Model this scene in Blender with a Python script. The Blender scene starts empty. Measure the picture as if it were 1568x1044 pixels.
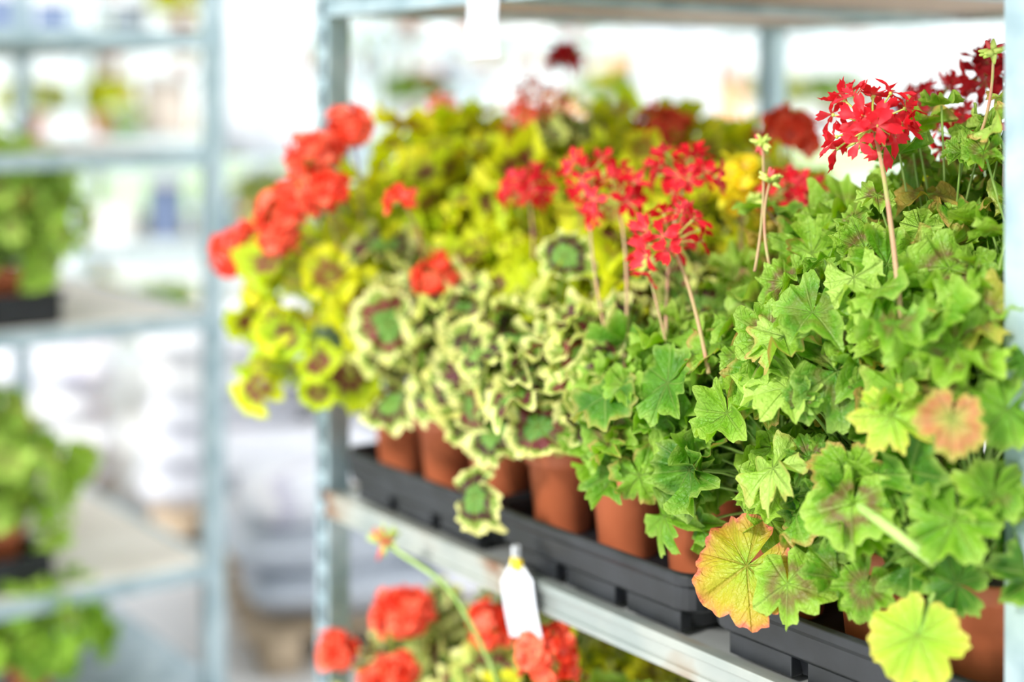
import bpy, math, random
import numpy as np
from mathutils import Vector

rng = np.random.default_rng(7)
random.seed(7)
sc = bpy.context.scene
try:
    sc.view_settings.view_transform = 'Standard'
    sc.view_settings.look = 'None'
    sc.view_settings.exposure = 0.12
except Exception:
    pass

CZ = 1.55                       # eye height
E1 = np.array([-0.589, 0.808, 0.0]); E2 = np.array([0.808, 0.589, 0.0])
P0 = np.array([0.486, 1.475, CZ])

def W(p, o=P0):
    """shelf frame (s along trolley, d depth, z relative to eye height) -> world"""
    p = np.atleast_2d(np.asarray(p, float))
    return o + p[:, :1]*E1 + p[:, 1:2]*E2 + p[:, 2:3]*np.array([0, 0, 1.0])
def Wd(v):
    v = np.asarray(v, float)
    r = v[0]*E1 + v[1]*E2 + np.array([0, 0, v[2]])
    return r/np.linalg.norm(r)
def nrm(v):
    v = np.asarray(v, float); return v/(np.linalg.norm(v)+1e-9)

# ------------------------------------------------------------------ mesh builder
class MB:
    def __init__(s):
        s.v = []; s.c = []; s.q = []; s.qm = []; s.t = []; s.tm = []; s.n = 0; s.mats = []
    def mi(s, m):
        if m not in s.mats: s.mats.append(m)
        return s.mats.index(m)
    def add(s, v, quads=None, tris=None, mat=None, col=(0, 0, .5, .5)):
        v = np.asarray(v, float); k = len(v)
        c = np.asarray(col, float)
        if c.ndim == 1: c = np.tile(c, (k, 1))
        s.v.append(v); s.c.append(c); m = s.mi(mat)
        if quads is not None and len(quads):
            q = np.asarray(quads, int)+s.n; s.q.append(q); s.qm.append(np.full(len(q), m))
        if tris is not None and len(tris):
            t = np.asarray(tris, int)+s.n; s.t.append(t); s.tm.append(np.full(len(t), m))
        s.n += k
    def box(s, lo, hi, mat, fr=None, col=(0, 0, .5, .5)):
        x0, y0, z0 = lo; x1, y1, z1 = hi
        p = np.array([[x0,y0,z0],[x1,y0,z0],[x1,y1,z0],[x0,y1,z0],[x0,y0,z1],[x1,y0,z1],[x1,y1,z1],[x0,y1,z1]], float)
        if fr is not None: p = fr(p)
        s.add(p, [[3,2,1,0],[4,5,6,7],[0,1,5,4],[1,2,6,5],[2,3,7,6],[3,0,4,7]], None, mat, col)
    def tube(s, pts, r0, r1, mat, n=6, col=(0, 0, .5, .5), caps=True):
        pts = np.asarray(pts, float); k = len(pts)
        tg = np.gradient(pts, axis=0); tg /= (np.linalg.norm(tg, axis=1)[:, None]+1e-9)
        ref = np.array([0.31, 0.17, 0.93]) if abs(tg[0][2]) < .8 else np.array([.9, .3, .1])
        a = np.cross(tg, ref); a /= (np.linalg.norm(a, axis=1)[:, None]+1e-9)
        b = np.cross(tg, a)
        rr = np.linspace(r0, r1, k)[:, None, None]
        th = np.arange(n)*2*math.pi/n
        ring = pts[:, None, :]+rr*(np.cos(th)[None, :, None]*a[:, None, :]+np.sin(th)[None, :, None]*b[:, None, :])
        v = ring.reshape(-1, 3); q = []
        for i in range(k-1):
            for j in range(n):
                q.append([i*n+j, i*n+(j+1) % n, (i+1)*n+(j+1) % n, (i+1)*n+j])
        t = []
        if caps:
            v = np.vstack([v, pts[:1], pts[-1:]])
            for j in range(n):
                t.append([(j+1) % n, j, k*n]); t.append([(k-1)*n+j, (k-1)*n+(j+1) % n, k*n+1])
        s.add(v, q, t, mat, col)
    def ball(s, c, r, mat, sc3=(1, 1, 1), n=8, col=(0, 0, .5, .5)):
        m = max(4, n//2+1); v = []; q = []
        for i in range(m+1):
            ph = math.pi*i/m
            for j in range(n):
                th = 2*math.pi*j/n
                v.append([r*sc3[0]*math.sin(ph)*math.cos(th), r*sc3[1]*math.sin(ph)*math.sin(th), r*sc3[2]*math.cos(ph)])
        for i in range(m):
            for j in range(n):
                q.append([i*n+j, (i+1)*n+j, (i+1)*n+(j+1) % n, i*n+(j+1) % n])
        s.add(np.array(v)+np.asarray(c), q, None, mat, col)
    def lathe(s, c, prof, mat, n=28, col=(0, 0, .5, .5)):
        th = np.arange(n)*2*math.pi/n; v = []; q = []
        for r, z in prof:
            for a in th: v.append([c[0]+r*math.cos(a), c[1]+r*math.sin(a), c[2]+z])
        for i in range(len(prof)-1):
            for j in range(n):
                q.append([i*n+j, i*n+(j+1) % n, (i+1)*n+(j+1) % n, (i+1)*n+j])
        s.add(v, q, None, mat, col)
    def obj(s, name, smooth=True, bevel=0, fix=False):
        v = np.vstack(s.v); c = np.vstack(s.c)
        o = np.array([(v[:, 0].min()+v[:, 0].max())/2, (v[:, 1].min()+v[:, 1].max())/2, v[:, 2].min()])
        Q = np.vstack(s.q) if s.q else np.zeros((0, 4), int); T = np.vstack(s.t) if s.t else np.zeros((0, 3), int)
        me = bpy.data.meshes.new(name)
        me.vertices.add(len(v)); me.vertices.foreach_set("co", (v-o).astype(np.float32).ravel())
        loops = np.concatenate([Q.ravel(), T.ravel()]).astype(np.int32)
        me.loops.add(len(loops)); me.polygons.add(len(Q)+len(T))
        st = np.concatenate([np.arange(len(Q))*4, len(Q)*4+np.arange(len(T))*3]).astype(np.int32)
        me.polygons.foreach_set("loop_start", st)
        me.loops.foreach_set("vertex_index", loops)
        me.update(calc_edges=True)
        mm = np.concatenate([np.concatenate(s.qm) if s.qm else np.zeros(0, int), np.concatenate(s.tm) if s.tm else np.zeros(0, int)]).astype(np.int32)
        for m in s.mats: me.materials.append(m)
        me.polygons.foreach_set("material_index", mm)
        me.polygons.foreach_set("use_smooth", np.full(len(mm), smooth))
        ca = me.color_attributes.new("Col", 'FLOAT_COLOR', 'POINT')
        ca.data.foreach_set("color", c.astype(np.float32).ravel())
        me.validate()
        if fix:
            import bmesh
            bm = bmesh.new(); bm.from_mesh(me); bmesh.ops.recalc_face_normals(bm, faces=bm.faces[:]); bm.to_mesh(me); bm.free()
        me.update()
        ob = bpy.data.objects.new(name, me); ob.location = o
        sc.collection.objects.link(ob)
        if bevel:
            b = ob.modifiers.new("bevel", 'BEVEL'); b.width = bevel; b.segments = 2; b.limit_method = 'ANGLE'
        return ob

# ------------------------------------------------------------------ materials
def newmat(name):
    m = bpy.data.materials.new(name); m.use_nodes = True; nt = m.node_tree; nt.nodes.clear()
    out = nt.nodes.new('ShaderNodeOutputMaterial'); return m, nt, out
def N(nt, t, **kw):
    n = nt.nodes.new(t)
    for k, v in kw.items(): setattr(n, k, v)
    return n
def ramp(nt, fac, stops, interp='LINEAR'):
    r = N(nt, 'ShaderNodeValToRGB'); cr = r.color_ramp; cr.interpolation = interp
    while len(cr.elements) < len(stops): cr.elements.new(0.5)
    for e, (p, c) in zip(cr.elements, stops):
        e.position = p; e.color = (*c, 1) if len(c) == 3 else c
    if fac is not None: nt.links.new(fac, r.inputs[0])
    return r.outputs[0]
def math_(nt, op, a, b=None, clamp=False):
    n = N(nt, 'ShaderNodeMath', operation=op); n.use_clamp = clamp
    for i, x in enumerate((a, b)):
        if x is None: continue
        if isinstance(x, (int, float)): n.inputs[i].default_value = x
        else: nt.links.new(x, n.inputs[i])
    return n.outputs[0]
def mixc(nt, f, a, b):
    n = N(nt, 'ShaderNodeMix', data_type='RGBA')
    for i, x in ((0, f), (6, a), (7, b)):
        if isinstance(x, (int, float)): n.inputs[i].default_value = x
        elif isinstance(x, tuple): n.inputs[i].default_value = (*x, 1)
        else: nt.links.new(x, n.inputs[i])
    return n.outputs[2]
def maprange(nt, x, a, b, c=0., d=1.):
    n = N(nt, 'ShaderNodeMapRange'); nt.links.new(x, n.inputs[0])
    for i, v in zip((1, 2, 3, 4), (a, b, c, d)): n.inputs[i].default_value = v
    return n.outputs[0]
def noise(nt, scale, detail=3, coord='Object', rough=.5):
    tc = N(nt, 'ShaderNodeTexCoord'); n = N(nt, 'ShaderNodeTexNoise')
    n.inputs['Scale'].default_value = scale; n.inputs['Detail'].default_value = detail; n.inputs['Roughness'].default_value = rough
    nt.links.new(tc.outputs[coord], n.inputs['Vector']); return n.outputs[0]

def simple(name, c1, c2=None, rough=.5, metal=0., nscale=12, bump=0., spec=.5, transl=0., stops=None):
    m, nt, out = newmat(name)
    p = N(nt, 'ShaderNodeBsdfPrincipled')
    p.inputs['Roughness'].default_value = rough; p.inputs['Metallic'].default_value = metal
    p.inputs['Specular IOR Level'].default_value = spec
    nz = noise(nt, nscale, 4)
    col = ramp(nt, nz, stops if stops else [(.35, c1), (.65, c2 or c1)])
    nt.links.new(col, p.inputs['Base Color'])
    if bump:
        b = N(nt, 'ShaderNodeBump'); b.inputs['Strength'].default_value = bump; b.inputs['Distance'].default_value = .002
        nt.links.new(noise(nt, nscale*6, 3), b.inputs['Height']); nt.links.new(b.outputs[0], p.inputs['Normal'])
    sh = p.outputs[0]
    if transl:
        t = N(nt, 'ShaderNodeBsdfTranslucent'); nt.links.new(col, t.inputs[0])
        mx = N(nt, 'ShaderNodeMixShader'); mx.inputs[0].default_value = transl
        nt.links.new(sh, mx.inputs[1]); nt.links.new(t.outputs[0], mx.inputs[2]); sh = mx.outputs[0]
    nt.links.new(sh, out.inputs[0]); return m

def leafmat(name, kind):
    m, nt, out = newmat(name)
    at = N(nt, 'ShaderNodeAttribute', attribute_name='Col')
    sp = N(nt, 'ShaderNodeSeparateColor'); nt.links.new(at.outputs['Color'], sp.inputs[0])
    T, G, B = sp.outputs; A = at.outputs['Alpha']
    nz = noise(nt, 55, 3); nzb = noise(nt, 170, 2); nzc = noise(nt, 26, 2)
    tn = math_(nt, 'ADD', T, math_(nt, 'MULTIPLY', math_(nt, 'SUBTRACT', nz, .5), .46 if kind not in ('varieg', 'yellow') else .62))
    if kind in ('varieg', 'yellow'):
        tn = math_(nt, 'ADD', tn, math_(nt, 'MULTIPLY', math_(nt, 'SUBTRACT', nzb, .5), .26))
        tn = math_(nt, 'ADD', tn, math_(nt, 'MULTIPLY', math_(nt, 'SUBTRACT', G, .5), .05))
    vein = maprange(nt, G, .0, .12, 1, 0)
    # chevron side veins
    ch = math_(nt, 'FRACT', math_(nt, 'SUBTRACT', math_(nt, 'MULTIPLY', T, 6.0), math_(nt, 'MULTIPLY', G, 3.2)))
    side = maprange(nt, math_(nt, 'ABSOLUTE', math_(nt, 'SUBTRACT', ch, .5)), 0.0, .12, 1, 0)
    side = math_(nt, 'MULTIPLY', side, maprange(nt, nz, .35, .6, 0, 1))
    if kind == 'green':
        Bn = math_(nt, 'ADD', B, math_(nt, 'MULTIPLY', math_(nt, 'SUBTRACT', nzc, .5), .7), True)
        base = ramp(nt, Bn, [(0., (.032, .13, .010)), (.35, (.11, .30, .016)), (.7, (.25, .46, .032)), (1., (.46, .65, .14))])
        base = mixc(nt, math_(nt, 'MULTIPLY', maprange(nt, tn, .72, 1.05), .5), base, (.50, .65, .14))
        zone = math_(nt, 'MULTIPLY', maprange(nt, math_(nt, 'ABSOLUTE', math_(nt, 'SUBTRACT', tn, .45)), .03, .28, 1, 0), maprange(nt, A, .45, .9, 0, .85))
        base = mixc(nt, zone, base, (.19, .095, .045))
        base = mixc(nt, math_(nt, 'MULTIPLY', maprange(nt, A, .95, .97), maprange(nt, tn, .2, .9)), base, (.50, .36, .07))
        base = mixc(nt, math_(nt, 'MULTIPLY', math_(nt, 'MULTIPLY', maprange(nt, A, .32, .28), maprange(nt, A, .18, .22)), maprange(nt, tn, .80, 1.0, 0, .7)), base, (.55, .24, .10))
    elif kind == 'lime':
        base = ramp(nt, tn, [(0., (.26, .50, .04)), (.5, (.36, .58, .05)), (.85, (.48, .63, .07)), (1., (.62, .56, .10))])
    elif kind == 'aged':
        base = ramp(nt, tn, [(0., (.22, .42, .03)), (.3, (.36, .46, .03)), (.7, (.48, .42, .035)), (.9, (.56, .34, .06)), (1., (.66, .18, .11))])
    elif kind == 'orange':
        base = ramp(nt, tn, [(0., (.28, .40, .06)), (.35, (.44, .32, .09)), (.7, (.50, .20, .09)), (1., (.42, .40, .08))])
    elif kind == 'varieg':
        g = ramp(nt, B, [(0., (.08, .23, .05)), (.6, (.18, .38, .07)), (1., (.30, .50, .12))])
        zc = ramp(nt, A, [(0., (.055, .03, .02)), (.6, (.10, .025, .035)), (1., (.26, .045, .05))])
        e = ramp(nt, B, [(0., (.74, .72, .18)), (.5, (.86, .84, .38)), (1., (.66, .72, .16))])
        base = mixc(nt, math_(nt, 'MULTIPLY', maprange(nt, tn, .40, .50), maprange(nt, nzc, .30, .38, .4, 1)), g, zc)
        base = mixc(nt, maprange(nt, tn, .68, .74), base, mixc(nt, .35, g, (.45, .48, .07)))
        base = mixc(nt, maprange(nt, tn, .82, .88), base, e)
    else:  # yellow with maroon heart
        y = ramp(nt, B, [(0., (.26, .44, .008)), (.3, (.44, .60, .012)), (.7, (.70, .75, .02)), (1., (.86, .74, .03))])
        zc = ramp(nt, A, [(0., (.14, .035, .03)), (.5, (.20, .05, .035)), (.72, (.36, .22, .03)), (1., (.46, .52, .02))])
        base = mixc(nt, maprange(nt, tn, .04, .16), (.38, .44, .03), zc)
        base = mixc(nt, maprange(nt, tn, .50, .60), base, mixc(nt, .6, y, (.30, .42, .01)))
        base = mixc(nt, maprange(nt, tn, .66, .78), base, y)
    vcol = {'green': (.50, .66, .18), 'lime': (.7, .76, .2), 'aged': (.55, .26, .08), 'orange': (.6, .5, .2)}.get(kind, (.55, .6, .10))
    base = mixc(nt, math_(nt, 'MULTIPLY', vein, .42), base, vcol)
    base = mixc(nt, math_(nt, 'MULTIPLY', side, .14), base, vcol)
    p = N(nt, 'ShaderNodeBsdfPrincipled'); p.inputs['Roughness'].default_value = .42; p.inputs['Specular IOR Level'].default_value = .32
    nt.links.new(base, p.inputs['Base Color'])
    h = math_(nt, 'SUBTRACT', math_(nt, 'MULTIPLY', nzb, 1.3), math_(nt, 'ADD', math_(nt, 'MULTIPLY', vein, .9), math_(nt, 'MULTIPLY', side, .35)))
    b = N(nt, 'ShaderNodeBump'); b.inputs['Strength'].default_value = 1.0; b.inputs['Distance'].default_value = .0023
    nt.links.new(h, b.inputs['Height']); nt.links.new(b.outputs[0], p.inputs['Normal'])
    t = N(nt, 'ShaderNodeBsdfTranslucent')
    br = N(nt, 'ShaderNodeHueSaturation'); br.inputs['Saturation'].default_value = 1.12; br.inputs['Value'].default_value = 1.4
    nt.links.new(base, br.inputs['Color']); nt.links.new(br.outputs[0], t.inputs[0])
    mx = N(nt, 'ShaderNodeMixShader'); mx.inputs[0].default_value = .34
    nt.links.new(p.outputs[0], mx.inputs[1]); nt.links.new(t.outputs[0], mx.inputs[2]); nt.links.new(mx.outputs[0], out.inputs[0])
    return m

def petalmat(name, stops):
    m, nt, out = newmat(name)
    at = N(nt, 'ShaderNodeAttribute', attribute_name='Col')
    sp = N(nt, 'ShaderNodeSeparateColor'); nt.links.new(at.outputs['Color'], sp.inputs[0])
    base = ramp(nt, sp.outputs[2], stops)
    base = mixc(nt, maprange(nt, sp.outputs[0], .0, .45, .35, 0), base, (.9, .35, .35))
    p = N(nt, 'ShaderNodeBsdfPrincipled'); p.inputs['Roughness'].default_value = .5; p.inputs['Specular IOR Level'].default_value = .3
    nt.links.new(base, p.inputs['Base Color'])
    t = N(nt, 'ShaderNodeBsdfTranslucent'); nt.links.new(base, t.inputs[0])
    mx = N(nt, 'ShaderNodeMixShader'); mx.inputs[0].default_value = .35
    nt.links.new(p.outputs[0], mx.inputs[1]); nt.links.new(t.outputs[0], mx.inputs[2]); nt.links.new(mx.outputs[0], out.inputs[0])
    return m

LG = leafmat('leaf_green', 'green'); LL = leafmat('leaf_lime', 'lime'); LA = leafmat('leaf_aged', 'aged'); LO = leafmat('leaf_orange', 'orange')
LV = leafmat('leaf_variegated', 'varieg'); LY = leafmat('leaf_yellow', 'yellow')
PR = petalmat('petal_red', [(0, (.62, .005, .015)), (.5, (.82, .014, .03)), (1, (.90, .06, .09))])
PO = petalmat('petal_scarlet', [(0, (.84, .055, .02)), (.5, (.94, .12, .055)), (1, (1., .22, .12))])
PD = petalmat('petal_dark', [(0, (.30, .004, .01)), (.5, (.56, .008, .02)), (1, (.76, .02, .03))])
PY = petalmat('petal_yellow', [(0, (.90, .68, .01)), (.5, (.96, .84, .02)), (1, (.9, .92, .08))])
ST = simple('stem_green', (.22, .38, .07), (.36, .50, .14), rough=.5, nscale=30)
SR = simple('stem_pinkish', (.42, .26, .14), (.55, .30, .20), rough=.5, nscale=40, stops=[(.3, (.30, .32, .09)), (.5, (.42, .27, .14)), (.7, (.44, .19, .13))])
BD = simple('bud_green', (.38, .50, .08), (.55, .64, .16), rough=.6, nscale=90)
TC = simple('terracotta_plastic', (.50, .125, .05), (.60, .165, .07), rough=.55, nscale=14, bump=.1)
SOIL = simple('potting_soil', (.03, .02, .013), (.09, .06, .04), rough=.95, nscale=60, bump=.6)
BLK = simple('black_plastic', (.008, .009, .011), (.018, .020, .025), rough=.36, nscale=20, bump=.05)
GALV = simple('galvanised_steel', (.28, .38, .43), (.46, .56, .61), rough=.42, metal=.5, nscale=16, bump=.15)
RUST = simple('weathered_steel_rail', (.5, .5, .47), (.3, .12, .05), rough=.45, metal=.45, nscale=5, bump=.2,
              stops=[(.35, (.32, .36, .35)), (.50, (.42, .44, .41)), (.56, (.38, .33, .27)), (.64, (.24, .11, .06))])
PLY = simple('plywood_shelf', (.42, .27, .18), (.60, .42, .30), rough=.6, nscale=5, bump=.1)
PLYL = simple('pale_shelf_board', (.62, .57, .50), (.76, .72, .66), rough=.6, nscale=4, bump=.1)
STEELB = simple('steel_shelf_sheet', (.36, .38, .38), (.48, .50, .50), rough=.5, metal=.4, nscale=6, bump=.1)
WHT = simple('white_card', (.66, .69, .76), (.76, .78, .84), rough=.5, nscale=6, transl=.15)
YEL = simple('yellow_clip', (.85, .62, .02), (.9, .7, .04), rough=.4)
RUB = simple('caster_rubber', (.04, .04, .045), (.08, .08, .09), rough=.6)

# ------------------------------------------------------------------ leaves
def leaf_template(n, depth, tooth, per, rings, seed, cup, ruf, sharp=.5, crease=.2, bendr=(-.45, .12)):
    r = np.random.default_rng(seed)
    M = n*per+1; eps = .12
    th = np.linspace(-math.pi+eps, math.pi-eps, M)
    ph = (th/(2*(math.pi-eps))+.5)*n
    ph = ph+.13*np.sin(th*2+r.uniform(0, 6))*np.clip(np.cos(th/2), 0, 1)
    ph = np.clip(ph, 0, n)
    k = np.minimum(np.floor(ph+1e-6), n-1).astype(int); f = np.clip(ph-k, 0, 1)
    lobeR = 1+r.normal(0, .085, n); dep = depth*(1+r.normal(0, .25, n+1))
    shape = np.sin(math.pi*f)**sharp
    dd = np.where(f < .5, dep[k], dep[k+1])
    R = (1-dd)+dd*shape*lobeR[k]
    tr = 1-np.abs(((3*f) % 1)*2-1)            # pointed teeth
    R = R+tooth*(tr-.5)*(shape+.35)*(1+r.normal(0, .35, M)*.5)
    R *= (1-.14*(np.abs(th)/math.pi)**2)*(1+.06*np.sin(th+r.uniform(0, 6)))
    fd = np.abs(f-.5)*2
    tt = np.array(rings)
    pa, pb, pc = r.uniform(0, 6.28, 3); bend = r.uniform(*bendr); bx = r.uniform(-.35, .2)
    if bendr[0] > -.3: bx *= .4
    V = [[0, 0, 0]]; C = [[0, 0]]
    for t in tt:
        rad = R*t if t > .6 else (R*.5+.42)*t
        x = np.sin(th)*rad; y = np.cos(th)*rad
        z = cup*t**1.6+ruf*t**2.2*(np.sin(3*th+pa)*.6+np.sin(6*th+pb)*.5+np.sin(11*th+pc)*.38)+crease*t*(fd-.5)*min(1, t*1.5)+bend*y*np.abs(y)*.9+bx*x*x
        for i in range(M):
            V.append([x[i], y[i], z[i]]); C.append([t, fd[i]*min(1, t*1.3+.1)])
    tris = [[0, 1+i+1, 1+i] for i in range(M-1)]; q = []
    for j in range(len(tt)-1):
        a = 1+j*M; b = a+M
        for i in range(M-1): q.append([a+i, a+i+1, b+i+1, b+i])
    # flip for +z normals
    q = [x[::-1] for x in q]; tris = [x[::-1] for x in tris]
    q = np.array(q)[:, ::-1]; tris = np.array(tris)[:, ::-1]
    return np.array(V), np.array(C), q, tris
HR = (.14, .32, .5, .66, .80, .91, 1.0); LR = (.25, .5, .78, 1.0)
def tset(n, depth, tooth, cup, ruf, sharp, s0, crease=.2, bendr=(-.45, .12)):
    hi = [leaf_template(n, depth*(.8+.4*random.random()), tooth, 12, HR, s0+i, cup*(-.6+2.2*random.random()), ruf*(.7+.8*random.random()), sharp, crease, bendr) for i in range(14)]
    lo = [leaf_template(n, depth, tooth, 6, LR, s0+50+i, cup, ruf, sharp, crease) for i in range(8)]
    return {'hi': hi, 'lo': lo}
TG = tset(5, .34, .12, .20, .25, .62, 100, .24)
TG7 = tset(7, .25, .11, .24, .25, .6, 200, .24)
TG6 = tset(7, .36, .14, .26, .25, .8, 250, .24)
TV = tset(7, .18, .07, .12, .34, .6, 300, .2)
TY = tset(7, .17, .05, .20, .26, .55, 400)
TR = tset(7, .13, .07, .12, .18, .6, 500, .20, (-.16, .04))
TSET = {'green': [TG, TG7, TG6, TG7], 'varieg': [TV], 'yellow': [TY], 'round': [TR]}
LMAT = {'green': LG, 'varieg': LV, 'yellow': LY}

def put_leaf(mb, pos, nor, tip, size, kind, mat=None, hi=True, b=None, a=None):
    ts = TSET[kind][rng.integers(len(TSET[kind]))]['hi' if hi else 'lo']
    V, C, q, t = ts[rng.integers(len(ts))]
    z = nrm(nor); y = np.asarray(tip, float); y = nrm(y-z*np.dot(y, z)); x = np.cross(y, z)
    sx = size*rng.uniform(.9, 1.18); sy = size*rng.uniform(.84, 1.05)
    v = V[:, :1]*sx*x+V[:, 1:2]*sy*y+V[:, 2:3]*size*z+np.asarray(pos)
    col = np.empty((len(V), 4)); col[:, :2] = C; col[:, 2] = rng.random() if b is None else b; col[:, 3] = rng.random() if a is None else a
    mb.add(v, q, t, mat or LMAT[kind], col)

def bez(p0, p1, p2, n=6):
    t = np.linspace(0, 1, n)[:, None]
    return (1-t)**2*np.asarray(p0)+2*t*(1-t)*np.asarray(p1)+t**2*np.asarray(p2)

UP = np.array([0, 0, 1.])
def plant(mb, base, H, R, n, kind, size, hi=True, zmin=-.15, front=None, droop=0., push=(0, 0, 0), brt=(0, 1), upr=(.1, .9)):
    """geranium: several stems, petioles and leaves arranged over a bushy crown"""
    base = np.asarray(base, float)
    c = base+UP*H*.45+np.asarray(push)
    for k in range(3):
        a = rng.uniform(0, 6.28); e = base+np.array([math.cos(a)*R*.35, math.sin(a)*R*.35, H*.7])+np.asarray(push)*.6
        mb.tube(bez(base-UP*.01, base+UP*H*.35, e), .0045, .0028, ST, 6)
    ga = 2.39996
    for i in range(n):
        f = (i+.5)/n
        zz = zmin+(1-zmin)*f
        az = i*ga+rng.normal(0, .25)
        if zz > 1: zz = 1
        rr = math.sqrt(max(0, 1-zz*zz))
        dr = np.array([rr*math.cos(az), rr*math.sin(az), zz])
        sh = rng.uniform(.62, 1.12)
        p = c+np.array([dr[0]*R*sh, dr[1]*R*sh, dr[2]*H*.55*sh])
        if droop and zz < .2 and np.dot(dr, -E2) > .1: p[2] -= droop*rng.random()
        nor = nrm(dr*np.array([1, 1, .8])+UP*rng.uniform(*upr)+rng.normal(0, .38, 3))
        tip = np.array([dr[0], dr[1], 0])*1.0-UP*.4+rng.normal(0, .45, 3)
        sz = size*rng.uniform(.5, 1.22)
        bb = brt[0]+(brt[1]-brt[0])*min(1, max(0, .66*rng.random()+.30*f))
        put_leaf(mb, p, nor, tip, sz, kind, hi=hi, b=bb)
        q0 = base+UP*H*min(.8, max(.05, .45*zz+.2))*rng.uniform(.5, 1)+np.asarray(push)*.4
        mid = (q0+p)/2+UP*.02-nor*.02
        if hi or i % 2 == 0:
            mb.tube(bez(q0, mid-nor*.01, p-nor*.001, 5), .0018, .0013, ST, 5, caps=False)

# ------------------------------------------------------------------ flowers
def petal(mb, o, out, nor, ln, wd, mat, star, b):
    y = nrm(out); z = nrm(nor-y*np.dot(nor, y)); x = np.cross(y, z)
    if star:
        rows = [(.0, .12), (.25, .40), (.5, .78), (.70, 1.0), (.84, .72)]
        tipL, tipM, tipR = 1.06, .86, .97; tw = .46
    else:
        rows = [(.0, .2), (.25, .7), (.5, 1.0), (.75, 1.05), (.92, .75)]
        tipL, tipM, tipR = .98, 1.0, .98; tw = .4
    cu = rng.uniform(-.55, .3); V = []; C = []
    for t, w in rows+[(1, tw)]:
        for s in (-1, 0, 1):
            tt = t if t < 1 else (tipL, tipM, tipR)[s+1]
            zz = cu*tt*tt*ln+(abs(s)*.22*w*wd)+rng.normal(0, .03)*ln
            V.append(np.asarray(o)+y*tt*ln+x*s*w*wd*.5+z*zz); C.append([tt, 0, b, 0])
    q = []
    for i in range(len(rows)):
        for s in (0, 1):
            a = i*3+s; q.append([a, a+1, a+4, a+3])
    mb.add(V, q, None, mat, C)

def umbel(mb, C, up, R, K, pl, mat, star=True, stalk=None, stalkmat=None, buds=6, sr=.0022):
    C = np.asarray(C, float); up = nrm(up); B = C-up*R*.75
    if stalk is not None:
        s0 = np.asarray(stalk, float)
        L = np.linalg.norm(B-s0)
        bow = rng.normal(0, 1, 3); bow[2] = abs(bow[2])*.3; bow = nrm(bow)
        mb.tube(bez(s0, (s0+B)/2+UP*L*.10+bow*L*.09, B, 12), sr*1.05, sr*.75, stalkmat or SR, 8)
    x = nrm(np.cross(up, [.3, .5, .2])); y = np.cross(up, x)
    for i in range(K):
        zz = 1-1.3*(i+.5)/K; az = i*2.4+rng.normal(0, .3); rr = math.sqrt(max(0, 1-zz*zz))
        d = nrm(up*zz+x*rr*math.cos(az)+y*rr*math.sin(az)+rng.normal(0, .15, 3))
        p = B+d*R*rng.uniform(.7, 1.2)
        mb.tube(bez(B, B+d*R*.4+up*R*.15, p, 4), .0009, .0011, BD, 5, caps=False)
        mb.ball(p, .0024, BD, n=6)
        bb = rng.random()
        xx = nrm(np.cross(d, [.2, .1, .9])); yy = np.cross(d, xx); a0 = rng.uniform(0, 6.28)
        npet = 5 if star else 7
        for k in range(npet):
            a = a0+k*2*math.pi/npet+rng.normal(0, .2)
            o = xx*math.cos(a)+yy*math.sin(a)
            petal(mb, p+d*.001, o+d*rng.uniform(.0, .95), d, pl*rng.uniform(.75, 1.2), pl*(.50 if star else .85), mat, star, min(1, max(0, bb+rng.normal(0, .18))))
        if star:
            mb.tube([p, p+d*.007], .0006, .0004, BD, 4)
    for i in range(buds):   # drooping green buds and bracts under the head
        a = rng.uniform(0, 6.28); d = nrm(-up*rng.uniform(.1, .7)+x*math.cos(a)+y*math.sin(a))
        p = B+d*R*rng.uniform(.35, .7)
        mb.tube([B, (B+p)/2+up*.003, p], .0009, .0009, BD, 5, caps=False)
        mb.tube([p-d*.002, p+d*.004, p+d*.010], .0026, .0006, BD, 6)

def budhead(mb, C, up, R, stalk, K=16, mat=None, sr=.0018):
    C = np.asarray(C, float); up = nrm(up); B = C-up*R*.5
    mb.tube(bez(stalk, (np.asarray(stalk)+B)/2+rng.normal(0, .010, 3), B, 10), sr*1.1, sr*.8, mat or SR, 8)
    for i in range(K):
        d = nrm(rng.normal(0, 1, 3)+up*.3); p = B+d*R*rng.uniform(.25, .55)
        mb.tube([B, p], .0009, .0009, BD, 5, caps=False)
        mb.tube([p-d*.003, p+d*.001, p+d*.005, p+d*.008], .0042, .0012, BD if i % 6 else PR, 6)

# ------------------------------------------------------------------ pots and trays
POT = [(.0, 0), (.037, 0), (.039, .003), (.0485, .092), (.0535, .093), (.0555, .096), (.0572, .113), (.0562, .116), (.0535, .116), (.0515, .104), (0, .104)]
def pot(mb, c):
    mb.lathe(c, POT[:-1], TC, 32)
    mb.lathe(c, [(.0520, .102), (.03, .106), (0.0005, .105)], SOIL, 20)

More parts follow.
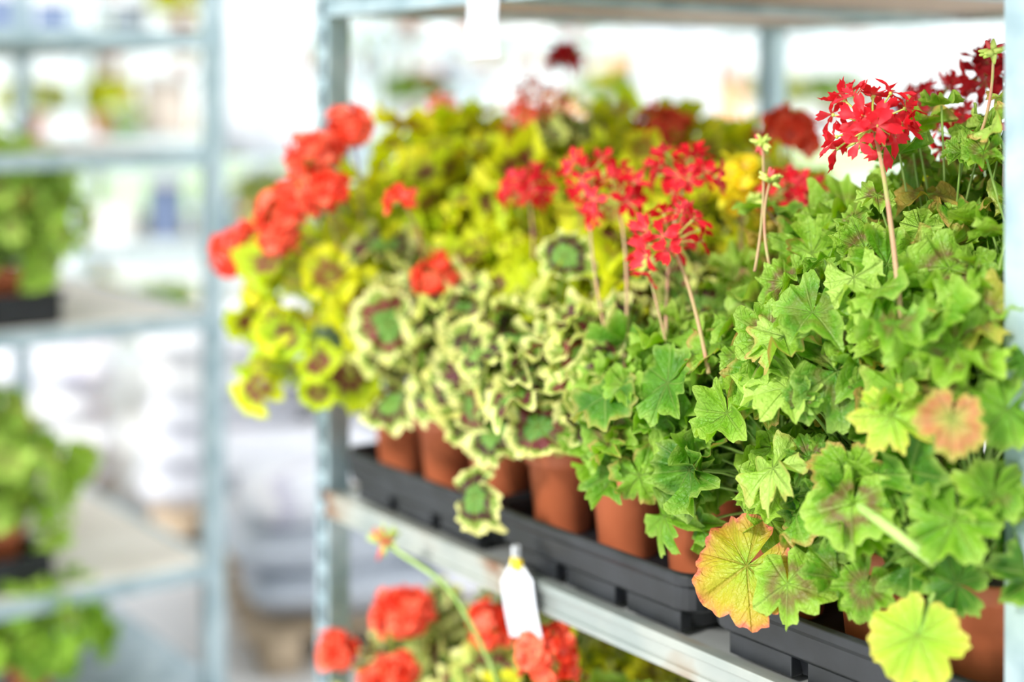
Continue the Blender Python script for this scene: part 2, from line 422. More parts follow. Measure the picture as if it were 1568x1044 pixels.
def tray(name, s0, s1, d0, d1, z0):
    mb = MB()
    def loop(ins, z, r=.03, n=5):
        a0, a1, b0, b1 = s0+ins, s1-ins, d0+ins, d1-ins; pts = []
        for cx, cy, st in ((a1-r, b1-r, 0), (a0+r, b1-r, 90), (a0+r, b0+r, 180), (a1-r, b0+r, 270)):
            for k in range(n+1):
                a = math.radians(st+90*k/n); pts.append([cx+r*math.cos(a), cy+r*math.sin(a), z])
        return pts
    prof = [(.036, 0), (.028, .022), (.014, .025), (.008, .030), (.004, .058), (.0, .064), (-.001, .074), (.003, .078), (.008, .076), (.010, .066), (.013, .046), (.02, .044)]
    loops = [loop(i, z0+z) for i, z in prof]; m = len(loops[0])
    v = np.array(loops).reshape(-1, 3); q = []
    for i in range(len(prof)-1):
        for j in range(m): q.append([i*m+j, i*m+(j+1) % m, (i+1)*m+(j+1) % m, (i+1)*m+j])
    mb.add(W(v), q, None, BLK)
    # inside floor and bottom
    fl = np.array(loop(.02, z0+.044)); c = fl.mean(0)
    mb.add(W(np.vstack([fl, c])), None, [[j, (j+1) % m, m] for j in range(m)], BLK)
    # stepped feet under the lip
    L = s1-s0-.05; k = 3
    for i in range(k):
        x = s0+.025+L*i/k+.012; w_ = L/k-.024
        mb.box((x, d0+.016, z0), (x+w_, d0+.034, z0+.028), BLK, W)
        mb.box((x, d1-.034, z0), (x+w_, d1-.016, z0+.028), BLK, W)
    return mb.obj(name, smooth=False, bevel=.0015, fix=True)

# ------------------------------------------------------------------ trolleys
def trolley(name, org, s0, s1, d0, d1, shelves, ztop, boards, rail=GALV, railm=None):
    """galvanised nursery trolley: corner posts (slotted at one end), shelf trays with folded rails, base and casters"""
    F = lambda p: W(p, org)
    mb = MB(); zb = -CZ
    for ps in (s0, s1):
        for pd in (d0, d1):
            sg = 1 if pd == d0 else -1
            w = .021
            z0 = zb+.16
            y0 = pd-w*sg; ya, yb = min(y0, y0+.004*sg), max(y0, y0+.004*sg)
            if ps == s0 and railm:
                mb.box((ps-w, pd-w, z0), (ps+w, pd+w, ztop), GALV, F)
                continue
            mb.box((ps-w, pd-w, z0), (ps-w+.011, pd+w, ztop), GALV, F)
            mb.box((ps+w-.011, pd-w, z0), (ps+w, pd+w, ztop), GALV, F)
            # slotted web facing outwards
            z = z0
            while z < ztop-.05:
                mb.box((ps-w+.011, ya, z), (ps+w-.011, yb, z+.022), GALV, F); z += .05
            mb.box((ps-w+.008, pd-.004, z0), (ps-w+.012, pd+.004, ztop), GALV, F)
    for i, z in enumerate(shelves):
        rm = railm if (railm and i == 1) else rail
        board = boards[min(i, len(boards)-1)]
        a0, a1, b0, b1 = s0-.005, s1+.005, d0-.004, d1+.004
        h = .034
        for (lo, hi) in (((a0+.02, b0-.018, z-h), (a1-.02, b0+.004, z)), ((a0+.02, b1-.004, z-h), (a1-.02, b1+.018, z))):
            mb.box(lo, hi, rm, F)
        for (lo, hi) in (((a0+.02, b0-.024, z-.008), (a1-.02, b0-.014, z+.004)), ((a0+.02, b0-.022, z-h-.003), (a1-.02, b0-.012, z-h+.006))):
            mb.box(lo, hi, rm, F)
        for (lo, hi) in (((a0-.01, b0+.02, z-h), (a0+.012, b1-.02, z)), ((a1-.012, b0+.02, z-h), (a1+.01, b1-.02, z))):
            mb.box(lo, hi, rm, F)
        mb.box((a0+.01, b0+.003, z-.020), (a1-.01, b1-.003, z-.004), board, F)
        for t in (.33, .66):
            sx = a0+(a1-a0)*t; mb.box((sx-.015, b0, z-h), (sx+.015, b1, z-.0202), rm, F)
    # base frame & casters
    mb.box((s0-.03, d0-.03, zb+.13), (s1+.03, d1+.03, zb+.17), GALV, F)
    for ps in (s0+.05, s1-.05):
        for pd in (d0+.05, d1-.05):
            c = W([ps, pd, zb+.06], org)[0]
            ax = E2*.016
            mb.tube([c-ax, c+ax], .06, .06, RUB, 20)
            mb.box((ps-.02, pd-.022, zb+.06), (ps+.02, pd-.017, zb+.135), GALV, F)
            mb.box((ps-.02, pd+.017, zb+.06), (ps+.02, pd+.022, zb+.135), GALV, F)
    return mb.obj(name, smooth=False, bevel=.0015, fix=True)

SH = -.65; SL = -1.24; SU = .168
trolley('plant_trolley', P0, -.02, 1.33, -.0, 1.03, [SL, SH, SU], .75, [STEELB, STEELB, PLY], railm=RUST)
C2 = np.array([-.70, 3.6, CZ])
trolley('plant_trolley', C2, 0, 1.35, -.92, 0, [-1.09, -.508, -.125, .15], .75, [PLYL])

TZ = SH+.0045
for nm, a, b in (('plant_tray', .865, 1.275), ('plant_tray', .435, .855), ('plant_tray', .01, .425)):
    tray(nm, a, b, -.022, .375, TZ)
    tray(nm, a, b, .39, .76, TZ)
PZ = TZ+.0445   # pot base level
RIM = PZ+.105

# ------------------------------------------------------------------ the potted geraniums on the main shelf
def kind_at(s, row):
    if row == 0: return 'green' if s < .62 else ('varieg' if s < 1.12 else 'yellow')
    if row == 1: return 'green' if s < .56 else ('varieg' if s < .72 else 'yellow')
    if row == 2: return 'green' if s < .42 else ('varieg' if s < .62 or 1.0 < s < 1.12 else 'yellow')
    return ['green', 'yellow', 'varieg', 'yellow', 'yellow', 'varieg', 'varieg', 'yellow', 'yellow', 'yellow', 'yellow'][int(s/.12) % 11]
def H_at(s, row):
    if row == 0: return np.interp(s, [0, .2, .4, .55, .7, .95, 1.1, 1.25], [.37, .33, .24, .20, .20, .21, .28, .41])
    if row == 1: return np.interp(s, [0, .3, .5, .7, .85, 1.25], [.50, .45, .27, .27, .37, .46])
    if row == 2: return np.interp(s, [0, .3, .5, .7, .9, 1.25], [.50, .44, .30, .32, .42, .46])
    return np.interp(s, [0, .4, .6, .9, 1.25], [.46, .36, .32, .42, .48])
cells = []
for a, b in ((.01, .425), (.435, .855), (.865, 1.27)):
    for k in range(3): cells.append(a+(b-a)*(k+.5)/3)
plants = {}
for row, d in enumerate((.060, .178, .296, .455, .575)):
    for s in cells:
        if row == 4 and (s < .9): continue
        k = kind_at(s, row); H = float(H_at(s, row))
        mb = MB(); c = W([s, d, PZ])[0]; pot(mb, c)
        base = W([s, d, RIM])[0]
        hi = row <= 1 and s < 1.0
        if row == 0:
            n = {'green': 84, 'varieg': 36, 'yellow': 96}[k]
            R = {'green': .115, 'varieg': .10, 'yellow': .170}[k]
            dr = .08 if s < .4 else (.0 if k != 'yellow' else .06)
            zm = -.55 if s < .4 else (-.5 if k != 'yellow' else -.5)
            push = -E2*(.03 if k != 'yellow' else .07)+(E1*.07 if k == 'yellow' else 0)
            if k == 'varieg': push = push+UP*.02-E2*.015
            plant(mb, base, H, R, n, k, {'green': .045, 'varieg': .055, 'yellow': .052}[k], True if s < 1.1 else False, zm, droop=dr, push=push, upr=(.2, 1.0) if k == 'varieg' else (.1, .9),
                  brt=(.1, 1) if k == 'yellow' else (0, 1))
        else:
            n = {'green': 66, 'varieg': 40, 'yellow': 70}[k] if row == 1 else 50
            R = .12 if k != 'yellow' else .14
            push = -E2*.02+(E1*.06 if s > 1.1 else 0)
            plant(mb, base, H, R, n, k, .045 if k == 'green' else .053, hi, -.1 if row == 1 else .0, push=push, brt=(.05, 1) if k == 'green' else (.2, 1))
        plants[(row, round(s, 3))] = mb
def near(row, s):
    return plants[min((k for k in plants if k[0] == row), key=lambda k: abs(k[1]-s))]

# individually posed leaves on the front of the shelf: (s, d, z, size, kind, material, normal(s,d,z), tip)
hero = [
 (.290, -.075, -.508, .062, 'round', LA, (-.35, -.8, .5), (.5, -.2, -.7), .5, .5),
 (.043, -.095, -.510, .044, 'round', LL, (-.2, -.8, .6), (.1, -.2, -1), .9, .2),
 (-.004, -.105, -.295, .036, 'green', LO, (-.5, -.7, .3), (.1, -.1, -1), .5, .5),
 (.083, -.085, -.309, .044, 'green', LL, (-.4, -.7, .6), (.4, -.1, -1), .7, .3),
 (.796, -.085, -.538, .046, 'varieg', LV, (-.2, -.9, .35), (.6, -.2, -.7), .4, .3),
 (1.32, -.14, -.464, .055, 'yellow', LY, (-.3, -.8, .5), (.3, -.3, -1), .7, .3),
 (1.38, -.08, -.38, .055, 'yellow', LY, (-.3, -.8, .5), (.3, -.3, -1), .7, .3),
 (1.36, -.11, -.30, .055, 'yellow', LY, (.1, -.7, .7), (.3, -.3, -1), .9, .6),
 (.123, -.095, -.402, .050, 'green', LG, (-.1, -.8, .6), (-.1, -.2, -1), .66, .9),
 (.436, -.05, -.387, .042, 'green', LG, (-.3, -.4, .9), (.5, -.5, -.3), .98, .1),
 (.225, -.08, -.510, .046, 'green', LG, (-.2, -.9, .4), (-.3, -.2, -1), .7, .85),
 (.246, -.08, -.393, .050, 'green', LG, (.1, -.55, .8), (.4, -.4, -.6), .95, .2),
 (.235, -.07, -.308, .046, 'green', LG, (-.3, -.35, .95), (.6, -.4, -.3), .95, .1),
 (.037, -.05, -.239, .046, 'green', LG, (-.3, -.65, .7), (.3, -.4, -.5), .7, .5),
 (.137, -.03, -.217, .044, 'green', LG, (-.1, -.45, .9), (.5, -.4, -.4), .9, .35),
 (.206, .02, -.164, .038, 'green', LG, (-.3, -.75, .5), (.5, -.4, -.4), .6, .9),
 (.306, .0, -.208, .042, 'green', LG, (-.3, -.65, .7), (.5, -.4, -.4), .6, .92),
 (.28, -.05, -.26, .042, 'green', LG, (-.3, -.65, .7), (.2, -.4, -.4), .5, .9),
 (.957, -.04, -.311, .056, 'varieg', LV, (-.2, -.3, .95), (.6, -.5, -.1), .6, .2),
 (.80, -.03, -.37, .050, 'varieg', LV, (-.2, -.6, .6), (-.1, -.4, -.8), .5, .3),
 (.747, .03, -.217, .048, 'varieg', LV, (-.4, -.8, .4), (-.3, -.3, .8), .6, .2),
 (.93, -.06, -.42, .052, 'varieg', LV, (-.1, -.6, .7), (.2, -.4, -.8), .5, .5),
 (1.02, -.08, -.45, .052, 'varieg', LV, (-.1, -.6, .7), (.2, -.4, -.8), .5, .5),
 (.79, -.06, -.455, .050, 'varieg', LV, (-.3, -.7, .6), (-.2, -.4, -.8), .5, .1),
 (.72, -.05, -.43, .048, 'varieg', LV, (-.1, -.8, .6), (-.2, -.4, -.8), .5, .3),
 (.55, -.06, -.45, .044, 'green', LG, (-.2, -.6, .7), (.1, -.4, -.8), .7, .4),
 (.44, -.06, -.49, .046, 'green', LG, (.2, -.8, .5), (.1, -.4, -.8), .5, .4),
 (.62, -.04, -.42, .042, 'green', LG, (-.4, -.7, .5), (.1, -.4, -.8), .6, .4),
 (.02, -.07, -.40, .044, 'green', LG, (-.3, -.9, .4), (.0, -.4, -.8), .5, .4),
 (.13, -.07, -.49, .034, 'green', LG, (-.3, -.9, .4), (.3, -.4, -.8), .5, .85),
]
for s, d, z, sz, k, m, n_, t_, b_, a_ in hero:
    mb = near(0, s); p = W([s, d, z])[0]; nn = Wd(n_)
    put_leaf(mb, p, nn, Wd(t_), sz, k, m, True, b_, a_)
    sk = min((q[1] for q in plants if q[0] == 0), key=lambda q: abs(q-s))
    b0 = W([sk, .05, RIM+.03])[0]
    mb.tube(bez(b0, (b0+p)/2+UP*.05-E2*.01, p-nn*.002, 8), .0024, .0018, ST, 6)
# thick pale stem running across the nearest plant
near(0, .08).tube(bez(W([.14, -.08, -.405])[0], W([.09, -.11, -.40])[0], W([.030, -.085, -.44])[0], 10), .0050, .0062, ST, 10)

# flower heads (head position, stalk foot), shelf frame
def fl(s, d, z, R, K, pl, mat, star, foot, row, up=(0, 0, 1), buds=6, sm=None, sr=.0020):
    umbel(near(row, foot[0]), W([s, d, z])[0], Wd(up), R, K, pl, mat, star, W(foot)[0], sm, buds, sr)
fl(.215, .03, -.005, .042, 24, .024, PR, True, (.100, -.05, -.22), 0, (.2, -.2, 1), 14, sr=.0028)
fl(.636, .02, -.112, .038, 20, .023, PR, True, (.55, -.03, -.345), 0, (.2, -.3, 1), 8, sr=.0024)
fl(.675, .0, -.092, .030, 9, .022, PR, True, (.58, -.02, -.345), 0, (.4, -.4, .7), 6)
fl(.545, .06, -.078, .036, 16, .023, PR, True, (.493, -.01, -.30), 0, (.1, -.4, .9), 5, sr=.0024)
fl(.490, -.02, -.155, .038, 18, .023, PR, True, (.376, -.05, -.315), 0, (.3, -.4, .9), 10, sr=.0026)
fl(.250, .30, .043, .034, 15, .026, PD, True, (.25, .33, -.15), 2, sr=.002)
fl(.335, .30, .010, .036, 14, .024, PR, True, (.33, .33, -.2), 2)
fl(.25, .24, -.033, .028, 9, .022, PR, True, (.25, .3, -.15), 2)
fl(.13, .16, -.041, .022, 5, .022, PR, True, (.15, .2, -.2), 1)
bl = [(1.159, -.14, -.076, .031), (1.157, -.08, -.037, .029), (1.20, -.17, -.155, .036), (1.066, -.17, -.131, .022), (1.379, -.16, -.230, .034), (1.18, -.18, -.205, .016)]
for s, d, z, r_ in bl: fl(s, d, z, r_, 20, .020, PO, False, (1.20, -.03, -.32), 0, (.4, -.4, 1))
fl(.983, -.03, -.252, .030, 18, .018, PO, False, (.97, .05, -.4), 0, (.0, -.6, 1))
fl(.925, -.12, -.137, .012, 5, .018, PO, False, (1.05, .0, -.3), 0)
for s, d, z, m, row, r_ in ((1.115, .26, .0, PO, 2, .048), (1.385, .26, -.02, PO, 2, .036), (1.154, .35, .075, PD, 2, .018), (.96, .4, -.031, PO, 3, .030), (.68, .4, -.035, PO, 3, .032),
                        (.49, .20, -.109, PR, 1, .032), (.842, .04, -.116, PR, 1, .028)):
    fl(s, d, z, r_, 18, .022, m, row < 3, (min(s, 1.22), d, z-.2), row)
for s, d, z in ((.62, .24, -.10), (.595, .22, -.135)):
    fl(s, d, z, .022, 10, .020, PY, False, (s, d, z-.15), 2)
for s, d, z, f in ((.45, .10, -.119, (.389, .12, -.19)), (.403, .06, -.048, (.353, .0, -.2)), (.120, .12, .056, (.144, .12, -.06)),
                   (.37, .04, -.09, (.33, .0, -.19)), (.52, -.02, -.20, (.47, -.02, -.33))):
    budhead(near(0, s), W([s, d, z])[0], Wd((.2, -.2, 1)), .016, W(f)[0])
for k, mb in plants.items():
    mb.obj('potted_geranium')

# ------------------------------------------------------------------ lower shelf plants
LPZ = SL+.0045
low = {}
for s in (.20, .36, .52, .68, .84, 1.0, 1.16):
    for d in (.10, .28):
        mb = MB(); pot(mb, W([s, d, LPZ])[0]); base = W([s, d, LPZ+.105])[0]
        plant(mb, base, .31, .13, 54, 'yellow' if int(s*100) % 3 == 0 else ('varieg' if d > .2 or s > .9 else 'green'), .046, False, -.1, push=-E2*.02, brt=(.3, 1))
        low[(s, d)] = mb
def lnear(s): return low[min((k for k in low if k[1] < .2), key=lambda k: abs(k[0]-s))]
for s, d, z, r_ in ((1.125, 0, -.782, .034), (1.09, .0, -.775, .026), (.94, .05, -.762, .030), (.72, -.02, -.725, .034), (1.164, 0, -.905, .03), (1.228, -.05, -.868, .02), (.60, .05, -.79, .03), (.45, .02, -.80, .03), (.8, .05, -.86, .02), (1.05, -.04, -.85, .012), (.55, -.02, -.87, .03), (.35, 0, -.82, .03)):
    umbel(lnear(s), W([s, d, z])[0], UP, r_, 20, .019, PO, False, W([min(s, 1.16), .06, -1.0])[0], ST, 6)
mb = lnear(.84)
pts = [W(p)[0] for p in ((.834, .02, -.95), (.834, -.02, -.80), (.874, -.07, -.68), (.95, -.10, -.652), (1.0, -.10, -.645))]
P_ = np.array(pts); tt = np.linspace(0, 4, 22)
P_ = np.stack([np.interp(tt, range(5), P_[:, i]) for i in range(3)], 1)
for _ in range(4): P_[1:-1] = (P_[:-2]+P_[1:-1]*2+P_[2:])/4
mb.tube(P_, .0035, .0026, ST, 8)
c = P_[-1]
for i in range(20):
    d = nrm(rng.normal(0, 1, 3)+UP*.7); p = c+d*.014
    mb.tube([c, p, p+d*.006, p+d*.013], .005, .0015, PR if i % 3 == 0 else BD, 6)
for mb in low.values(): mb.obj('potted_geranium')

# ------------------------------------------------------------------ price tags
def tag(name, s, d, ztop, w, h, tilt, clip=True):
    mb = MB(); a = math.radians(tilt)
    g = []; nx, nz = 6, 10
    for j in range(nz+1):
        for i in range(nx+1):
            x = (i/nx-.5)*w; z = -j/nz*h
            if clip and j == 0: x *= .15
            elif clip and j == 1: x *= .42
            elif clip and j == 2: x *= .70
            y = -.004-.004*math.sin(j/nz*3)+.002*math.cos(i/nx*5)
            g.append([s-(x*math.cos(a)-z*math.sin(a)), d+y, ztop+x*math.sin(a)+z*math.cos(a)])
    f = np.array(g); bk = f.copy(); bk[:, 1] += .0012
    q = []; m = nx+1; K = len(f)
    for j in range(nz):
        for i in range(nx):
            q.append([j*m+i, j*m+i+1, (j+1)*m+i+1, (j+1)*m+i]); q.append([K+j*m+i, K+(j+1)*m+i, K+(j+1)*m+i+1, K+j*m+i+1])
    mb.add(W(np.vstack([f, bk])), q, None, WHT)
    if clip:
        mb.box((s-.020, d-.012, ztop-.014), (s-.002, d-.0045, ztop-.0), YEL, W)
        mb.box((s-.003, d-.006, ztop-.006), (s+.003, d+.004, ztop+.014), WHT, W)
    else:
        mb.box((s-.02, d-.007, ztop-.012), (s+.02, d+.0015, ztop+.03), WHT, W)
    mb.obj(name, smooth=False)
tag('price_tag', .768, -.034, -.620, .076, .105, 14)
tag('price_tag', .847, -.03, .145, .076, .09, 0, False)

# ------------------------------------------------------------------ plants on the second trolley
def bush(name, base, H, R, n, kind, size, flower=None, nf=0, brt=(.4, 1), zmin=-.2):
    mb = MB(); base = np.asarray(base, float); pot(mb, base)
    plant(mb, base+UP*.105, H, R, n, kind, size, False, zmin, brt=brt)
    for i in range(nf):
        a = rng.uniform(0, 6.28); r = R*rng.uniform(.1, .9)
        p = base+np.array([math.cos(a)*r, math.sin(a)*r, .1+H*rng.uniform(.8, 1.15)])
        umbel(mb, p, UP, .035, 10, .024, flower, False, base+UP*(.1+H*.4), ST, 0)
    return mb.obj(name)
for s, n_, sh, H in ((.16, .44, -.508, .30), (.40, .42, -.508, .32), (.20, .66, -.508, .28), (.45, .66, -.508, .3), (.66, .52, -.508, .3),
                     (.16, .45, -1.09, .25), (.36, .46, -1.09, .28), (.18, .65, -1.09, .25), (.55, .52, -1.09, .28)):
    bush('potted_plant', W([s, -n_, sh+.006], C2)[0], H, .17, 90, 'green', .05, None, 0, brt=(.75, 1), zmin=-.75)
for s, n_ in ((.05, .40), (.1, .64), (.3, .48), (.5, .52)):
    bush('potted_plant', W([s+.05, -n_, -CZ+.171], C2)[0], .2, .17, 80, 'green', .05, brt=(.35, .9), zmin=-.6)
def crate_tray(s0, s1, n0, n1, sh):
    mb = MB(); F = lambda p: W(p, C2)
    for lo, hi in (((s0, -n1, sh), (s1, -n1+.012, sh+.07)), ((s0, -n0-.012, sh), (s1, -n0, sh+.07)), ((s0, -n1, sh), (s0+.012, -n0, sh+.07)), ((s1-.012, -n1, sh), (s1, -n0, sh+.07)),
                   ((s0, -n1, sh), (s1, -n0, sh+.004)), ((s0-.008, -n0, sh+.06), (s1+.008, -n0+.008, sh+.072)), ((s0-.008, -n1-.008, sh+.06), (s1+.008, -n1, sh+.072))):
        mb.box(lo, hi, BLK, F)
    mb.obj('plant_tray', smooth=False, bevel=.003)
crate_tray(.06, .76, .34, .76, -.507); crate_tray(.06, .66, .36, .74, -1.089)

# ------------------------------------------------------------------ soil bags on pallets
def bagmat(name, c0, c1, c2):
    m, nt, out = newmat(name)
    at = N(nt, 'ShaderNodeAttribute', attribute_name='Col'); sp = N(nt, 'ShaderNodeSeparateColor'); nt.links.new(at.outputs['Color'], sp.inputs[0])
    u, v, _ = sp.outputs
    du = math_(nt, 'SUBTRACT', u, .5); dv = math_(nt, 'SUBTRACT', v, .15)
    r = math_(nt, 'SQRT', math_(nt, 'ADD', math_(nt, 'MULTIPLY', du, du), math_(nt, 'MULTIPLY', dv, dv)))
    col = ramp(nt, r, [(0, c0), (.30, c1), (.38, c2), (.46, c0)], 'CONSTANT')
    p = N(nt, 'ShaderNodeBsdfPrincipled'); p.inputs['Roughness'].default_value = .3
    nt.links.new(col, p.inputs['Base Color']); nt.links.new(p.outputs[0], out.inputs[0]); return m
BAGS = [bagmat('bag_print_a', (.82, .82, .85), (.10, .55, .22), (.88, .30, .16)), bagmat('bag_print_b', (.72, .73, .80), (.54, .52, .64), (.80, .78, .83)),
        bagmat('bag_print_c', (.86, .86, .88), (.68, .36, .38), (.82, .74, .78)), bagmat('bag_print_d', (.50, .54, .62), (.68, .70, .76), (.76, .76, .80))]
WOOD = simple('pallet_wood', (.45, .33, .22), (.62, .48, .34), rough=.8, nscale=8, bump=.2)
def bag(mb, c, ang, L, Wd_, H, mat):
    nx, ny = 14, 10; g = []; cc = []
    for side in (1, -1):
        for j in range(ny+1):
            for i in range(nx+1):
                x = i/nx*2-1; y = j/ny*2-1
                h = (max(0, 1-x**4)*max(0, 1-y**4))**.5*H*.5
                h *= 1+.14*math.sin(5*x+ang*9+c[0]*7)*math.cos(4*y+c[1]*5)
                g.append([x*L/2*(1-.05*y*y), y*Wd_/2*(1-.06*x*x), side*h+H*.5]); cc.append([i/nx, j/ny, .5, .5])
    g = np.array(g); ca, sa = math.cos(ang), math.sin(ang)
    w = np.stack([g[:, 0]*ca-g[:, 1]*sa, g[:, 0]*sa+g[:, 1]*ca, g[:, 2]], 1)+np.asarray(c)
    m = nx+1; K = m*(ny+1); q = []
    for j in range(ny):
        for i in range(nx):
            a = j*m+i; q.append([a, a+1, a+m+1, a+m]); q.append([K+a, K+a+m, K+a+m+1, K+a+1])
    mb.add(w, q, None, mat, cc)
def bagstack(cx, cy, ang, layers, mset, nm='soil_bag_pallet'):
    mb = MB(); ca, sa = math.cos(ang), math.sin(ang)
    R_ = lambda p: np.stack([p[:, 0]*ca-p[:, 1]*sa+cx, p[:, 0]*sa+p[:, 1]*ca+cy, p[:, 2]], 1)
    for x in (-.5, -.05, .4): mb.box((x, -.4, .0), (x+.1, .4, .10), WOOD, R_)
    for k in range(6): mb.box((-.55, -.4+k*.138, .10), (.55, -.4+k*.138+.1, .122), WOOD, R_)
    for l in range(layers):
        for (x, y) in ((-.28, -.2), (.28, -.2), (-.28, .2), (.28, .2)):
            p = R_(np.array([[x+rng.normal(0, .02), y+rng.normal(0, .015), .122+l*.125]]))[0]
            bag(mb, p, ang+rng.normal(0, .05)+(math.pi if rng.random() < .5 else 0), .56, .42, .145, mset[rng.integers(len(mset))])
    mb.obj(nm)
bagstack(-.30, 4.62, .3, 3, [BAGS[1], BAGS[2], BAGS[3], BAGS[1]])
bagstack(-.75, 5.7, .15, 5, [BAGS[1], BAGS[2], BAGS[1], BAGS[0], BAGS[3]])
bagstack(-2.05, 5.75, .15, 4, [BAGS[0], BAGS[1], BAGS[2]])
bagstack(.95, 5.3, .1, 3, [BAGS[1], BAGS[3], BAGS[1]])
bagstack(-3.3, 6.4, .1, 4, [BAGS[2], BAGS[1]])

# ------------------------------------------------------------------ hanging white banners
def banner(x0, x1, y, z0, z1, ztop):
    mb = MB(); n = 10; V = []; q = []
    for k, off in enumerate((0, .004)):
        for i in range(n+1):
            x = x0+(x1-x0)*i/n; yy = y+.012*math.sin(i*1.1)+off
            V += [[x, yy, z0], [x, yy, z1]]
    for k in (0, 1):
        for i in range(n): a = k*2*(n+1)+2*i; q.append([a, a+2, a+3, a+1])
    mb.add(V, q, None, WHT)
    mb.tube([[x0-.02, y, z1], [x1+.02, y, z1]], .008, .008, GALV, 8); mb.tube([[x0-.01, y, z0], [x1+.01, y, z0]], .006, .006, GALV, 8)
    for x in (x0+.04, x1-.04): mb.tube([[x, y, z1], [x, y, ztop]], .002, .002, GALV, 5)
    mb.obj('hanging_banner')
banner(-.89, -.60, 4.5, 1.38, 2.05, 3.39)
banner(.35, .60, 4.5, 1.43, 1.80, 3.39)

# ------------------------------------------------------------------ distant display racks
TEAL = simple('painted_rack_steel', (.46, .57, .61), (.60, .70, .73), rough=.5, metal=.2)
BOXC = [simple('carton_%d' % i, c, tuple(min(1, x*1.15) for x in c), rough=.6) for i, c in enumerate([(.80, .80, .82), (.13, .18, .31), (.80, .45, .28), (.20, .24, .28), (.48, .58, .65), (.58, .14, .12), (.50, .44, .40)])]
def rack(cx, cy, ang, w, dpt, levels, top, fill, seed):
    r = np.random.default_rng(seed); ca, sa = math.cos(ang), math.sin(ang)
    R_ = lambda p: np.stack([p[:, 0]*ca-p[:, 1]*sa+cx, p[:, 0]*sa+p[:, 1]*ca+cy, p[:, 2]], 1)
    mb = MB()
    for x in (-w/2, 0, w/2):
        for y in (-dpt/2, dpt/2): mb.box((x-.025, y-.025, 0), (x+.025, y+.025, top), TEAL, R_)
    for z in levels:
        mb.box((-w/2, -dpt/2, z-.03), (w/2, dpt/2, z), PLYL, R_)
        mb.box((-w/2, -dpt/2-.02, z-.05), (w/2, -dpt/2, z+.01), TEAL, R_)
    mb.obj('display_rack', smooth=False, bevel=.003)
    for z in levels:
        x = -w/2+.18
        while x < w/2-.15:
            t = r.random()
            if t < fill:
                k = ['green', 'yellow', 'green', 'varieg'][r.integers(4)]
                f = [None, PO, None, PY, None][r.integers(5)]
                p = R_(np.array([[x, r.uniform(-dpt/4, dpt/4), z]]))[0]
                bush('potted_plant', p, r.uniform(.14, .24), .16, 34, k, .065, f, 4 if f else 0, brt=(.4, 1)); x += .30
            elif t < fill+.42:
                bw, bh = r.uniform(.14, .22), r.uniform(.12, .32); m2 = MB(); mm = BOXC[r.integers(7)]
                m2.box((x-bw/2, -.08, z+.001), (x+bw/2, .1, z+bh), mm, R_); m2.box((x-bw/2-.004, -.084, z+bh-.03), (x+bw/2+.004, .104, z+bh+.006), BOXC[0], R_)
                m2.obj('storage_box', smooth=False, bevel=.004); x += .24
            else: x += .12
rack(-2.1, 7.6, .1, 2.6, .6, [.35, .85, 1.35, 1.85], 2.3, .36, 3)
rack(.7, 7.9, -.05, 2.8, .6, [.35, .85, 1.38, 1.85], 2.3, .52, 5)
rack(3.5, 7.4, -.3, 2.2, .6, [.35, .85, 1.38, 1.85], 2.3, .5, 8)
rack(-4.6, 8.8, .2, 2.0, .6, [.35, .85, 1.35, 1.85], 2.3, .4, 9)
rack(-.7, 10.2, .0, 4.2, .6, [.5, 1.1, 1.7, 2.2], 2.6, .45, 12)

# ------------------------------------------------------------------ greenhouse shell
FLOOR = simple('concrete_floor', (.68, .68, .68), (.78, .78, .79), rough=.6, nscale=1.5, bump=.1)
KICK = simple('white_kick_wall', (.80, .82, .84), (.88, .89, .9), rough=.6, nscale=3)
ALU = simple('white_aluminium', (.66, .72, .75), (.74, .79, .81), rough=.4, metal=.1)
def glassmat():
    m, nt, out = newmat('greenhouse_glass')
    t = N(nt, 'ShaderNodeBsdfTransparent'); t.inputs[0].default_value = (.96, .99, .98, 1)
    g = N(nt, 'ShaderNodeBsdfGlossy'); g.inputs['Roughness'].default_value = .05
    fr = N(nt, 'ShaderNodeMixShader'); fr.inputs[0].default_value = .06
    nt.links.new(t.outputs[0], fr.inputs[1]); nt.links.new(g.outputs[0], fr.inputs[2]); nt.links.new(fr.outputs[0], out.inputs[0]); return m
GL = glassmat()
XW, YB, YF = 6.0, 12.0, -4.0
mb = MB(); mb.box((-XW, YF, -.1), (XW, YB, 0), FLOOR); mb.obj('floor', smooth=False)
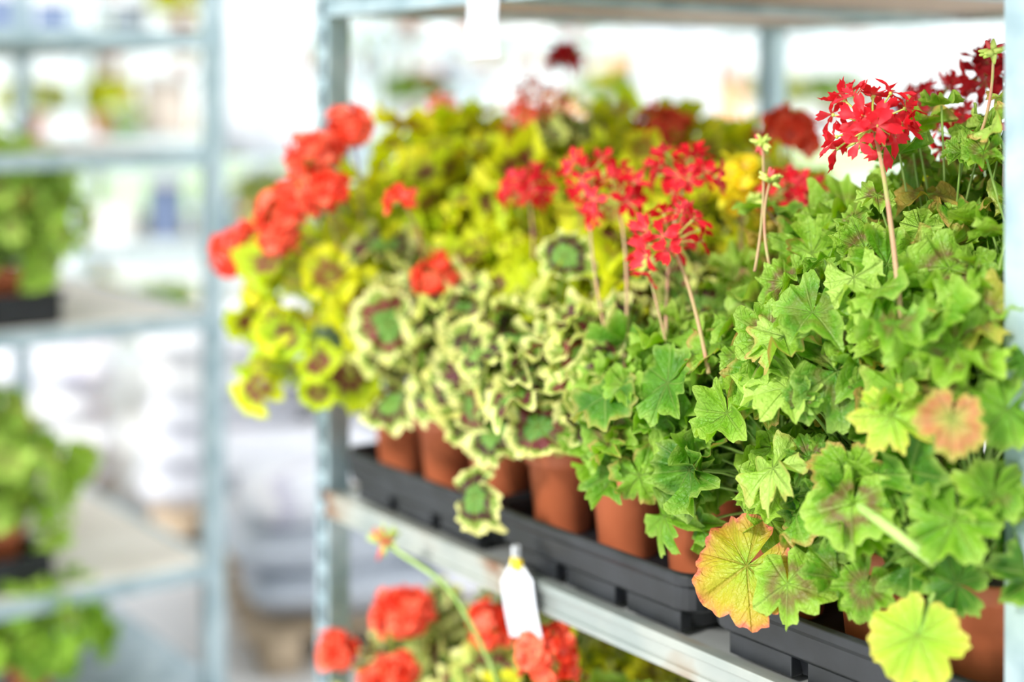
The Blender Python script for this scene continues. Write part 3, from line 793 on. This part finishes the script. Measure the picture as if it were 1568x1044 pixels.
def gwall(name, a, b):
    a = np.array(a, float); b = np.array(b, float); L = np.linalg.norm(b-a); t = (b-a)/L; n_ = np.array([-t[1], t[0]])
    fr = lambda p: np.stack([a[0]+p[:, 0]*t[0]+p[:, 1]*n_[0], a[1]+p[:, 0]*t[1]+p[:, 1]*n_[1], p[:, 2]], 1)
    mb = MB(); mb.box((0, -.05, 0), (L, .05, .6), KICK, fr)
    k = int(L/1.0)
    for i in range(k+1): x = L*i/k; mb.box((x-.03, -.04, .6), (x+.03, .04, 3.4), ALU, fr)
    for z in (.6, 1.9, 3.34): mb.box((0, -.045, z), (L, .045, z+.06), ALU, fr)
    mb.box((0.03, -.003, .66), (L-.03, .003, 3.34), GL, fr)
    mb.obj(name, smooth=False)
gwall('wall_back', (-XW, YB), (XW, YB)); gwall('wall_left', (-XW, YF), (-XW, YB)); gwall('wall_right', (XW, YF), (XW, YB)); gwall('wall_front', (-XW, YF), (XW, YF))
mb = MB()
for i in range(9):
    y = YF+i*2.0
    mb.box((-XW, y-.03, 3.4), (XW, y+.03, 3.48), ALU)
    for s_ in (-1, 1):
        mb.tube([[s_*XW, y, 3.44], [0, y, 4.8]], .035, .035, ALU, 6)
for x, z in ((0, 4.8), (-3, 4.12), (3, 4.12), (-XW, 3.44), (XW, 3.44)): mb.tube([[x, YF, z], [x, YB, z]], .03, .03, ALU, 6)
mb.obj('ceiling', smooth=False)
GR = simple('lawn_outside', (.35, .5, .2), (.5, .62, .35), rough=.9, nscale=.6)
mb = MB(); mb.box((-40, -30, -.25), (40, 60, -.12), GR); mb.obj('outside_ground', smooth=False)

# ------------------------------------------------------------------ light
w = bpy.data.worlds.new('World'); sc.world = w; w.use_nodes = True
bg = w.node_tree.nodes['Background']; bg.inputs[0].default_value = (.97, .985, 1.0, 1); bg.inputs[1].default_value = 1.7
sun = bpy.data.lights.new('sun', 'SUN'); sun.energy = 4.6; sun.angle = math.radians(9); sun.color = (1, .97, .90)
so = bpy.data.objects.new('sun', sun); sc.collection.objects.link(so)
so.rotation_euler = Vector((.60, .60, -.50)).to_track_quat('-Z', 'Y').to_euler(); so.location = (-3, -3, 6)

# ------------------------------------------------------------------ camera
cd = bpy.data.cameras.new('camera'); cam = bpy.data.objects.new('camera', cd); sc.collection.objects.link(cam)
cam.location = (0, 0, CZ); cam.rotation_euler = (math.pi/2, 0, 0)
cd.sensor_width = 36; cd.lens = 54; cd.shift_y = -429/1800
cd.clip_start = .05; cd.clip_end = 200
cd.dof.use_dof = True; cd.dof.focus_distance = 1.67; cd.dof.aperture_fstop = 1.25
sc.camera = cam
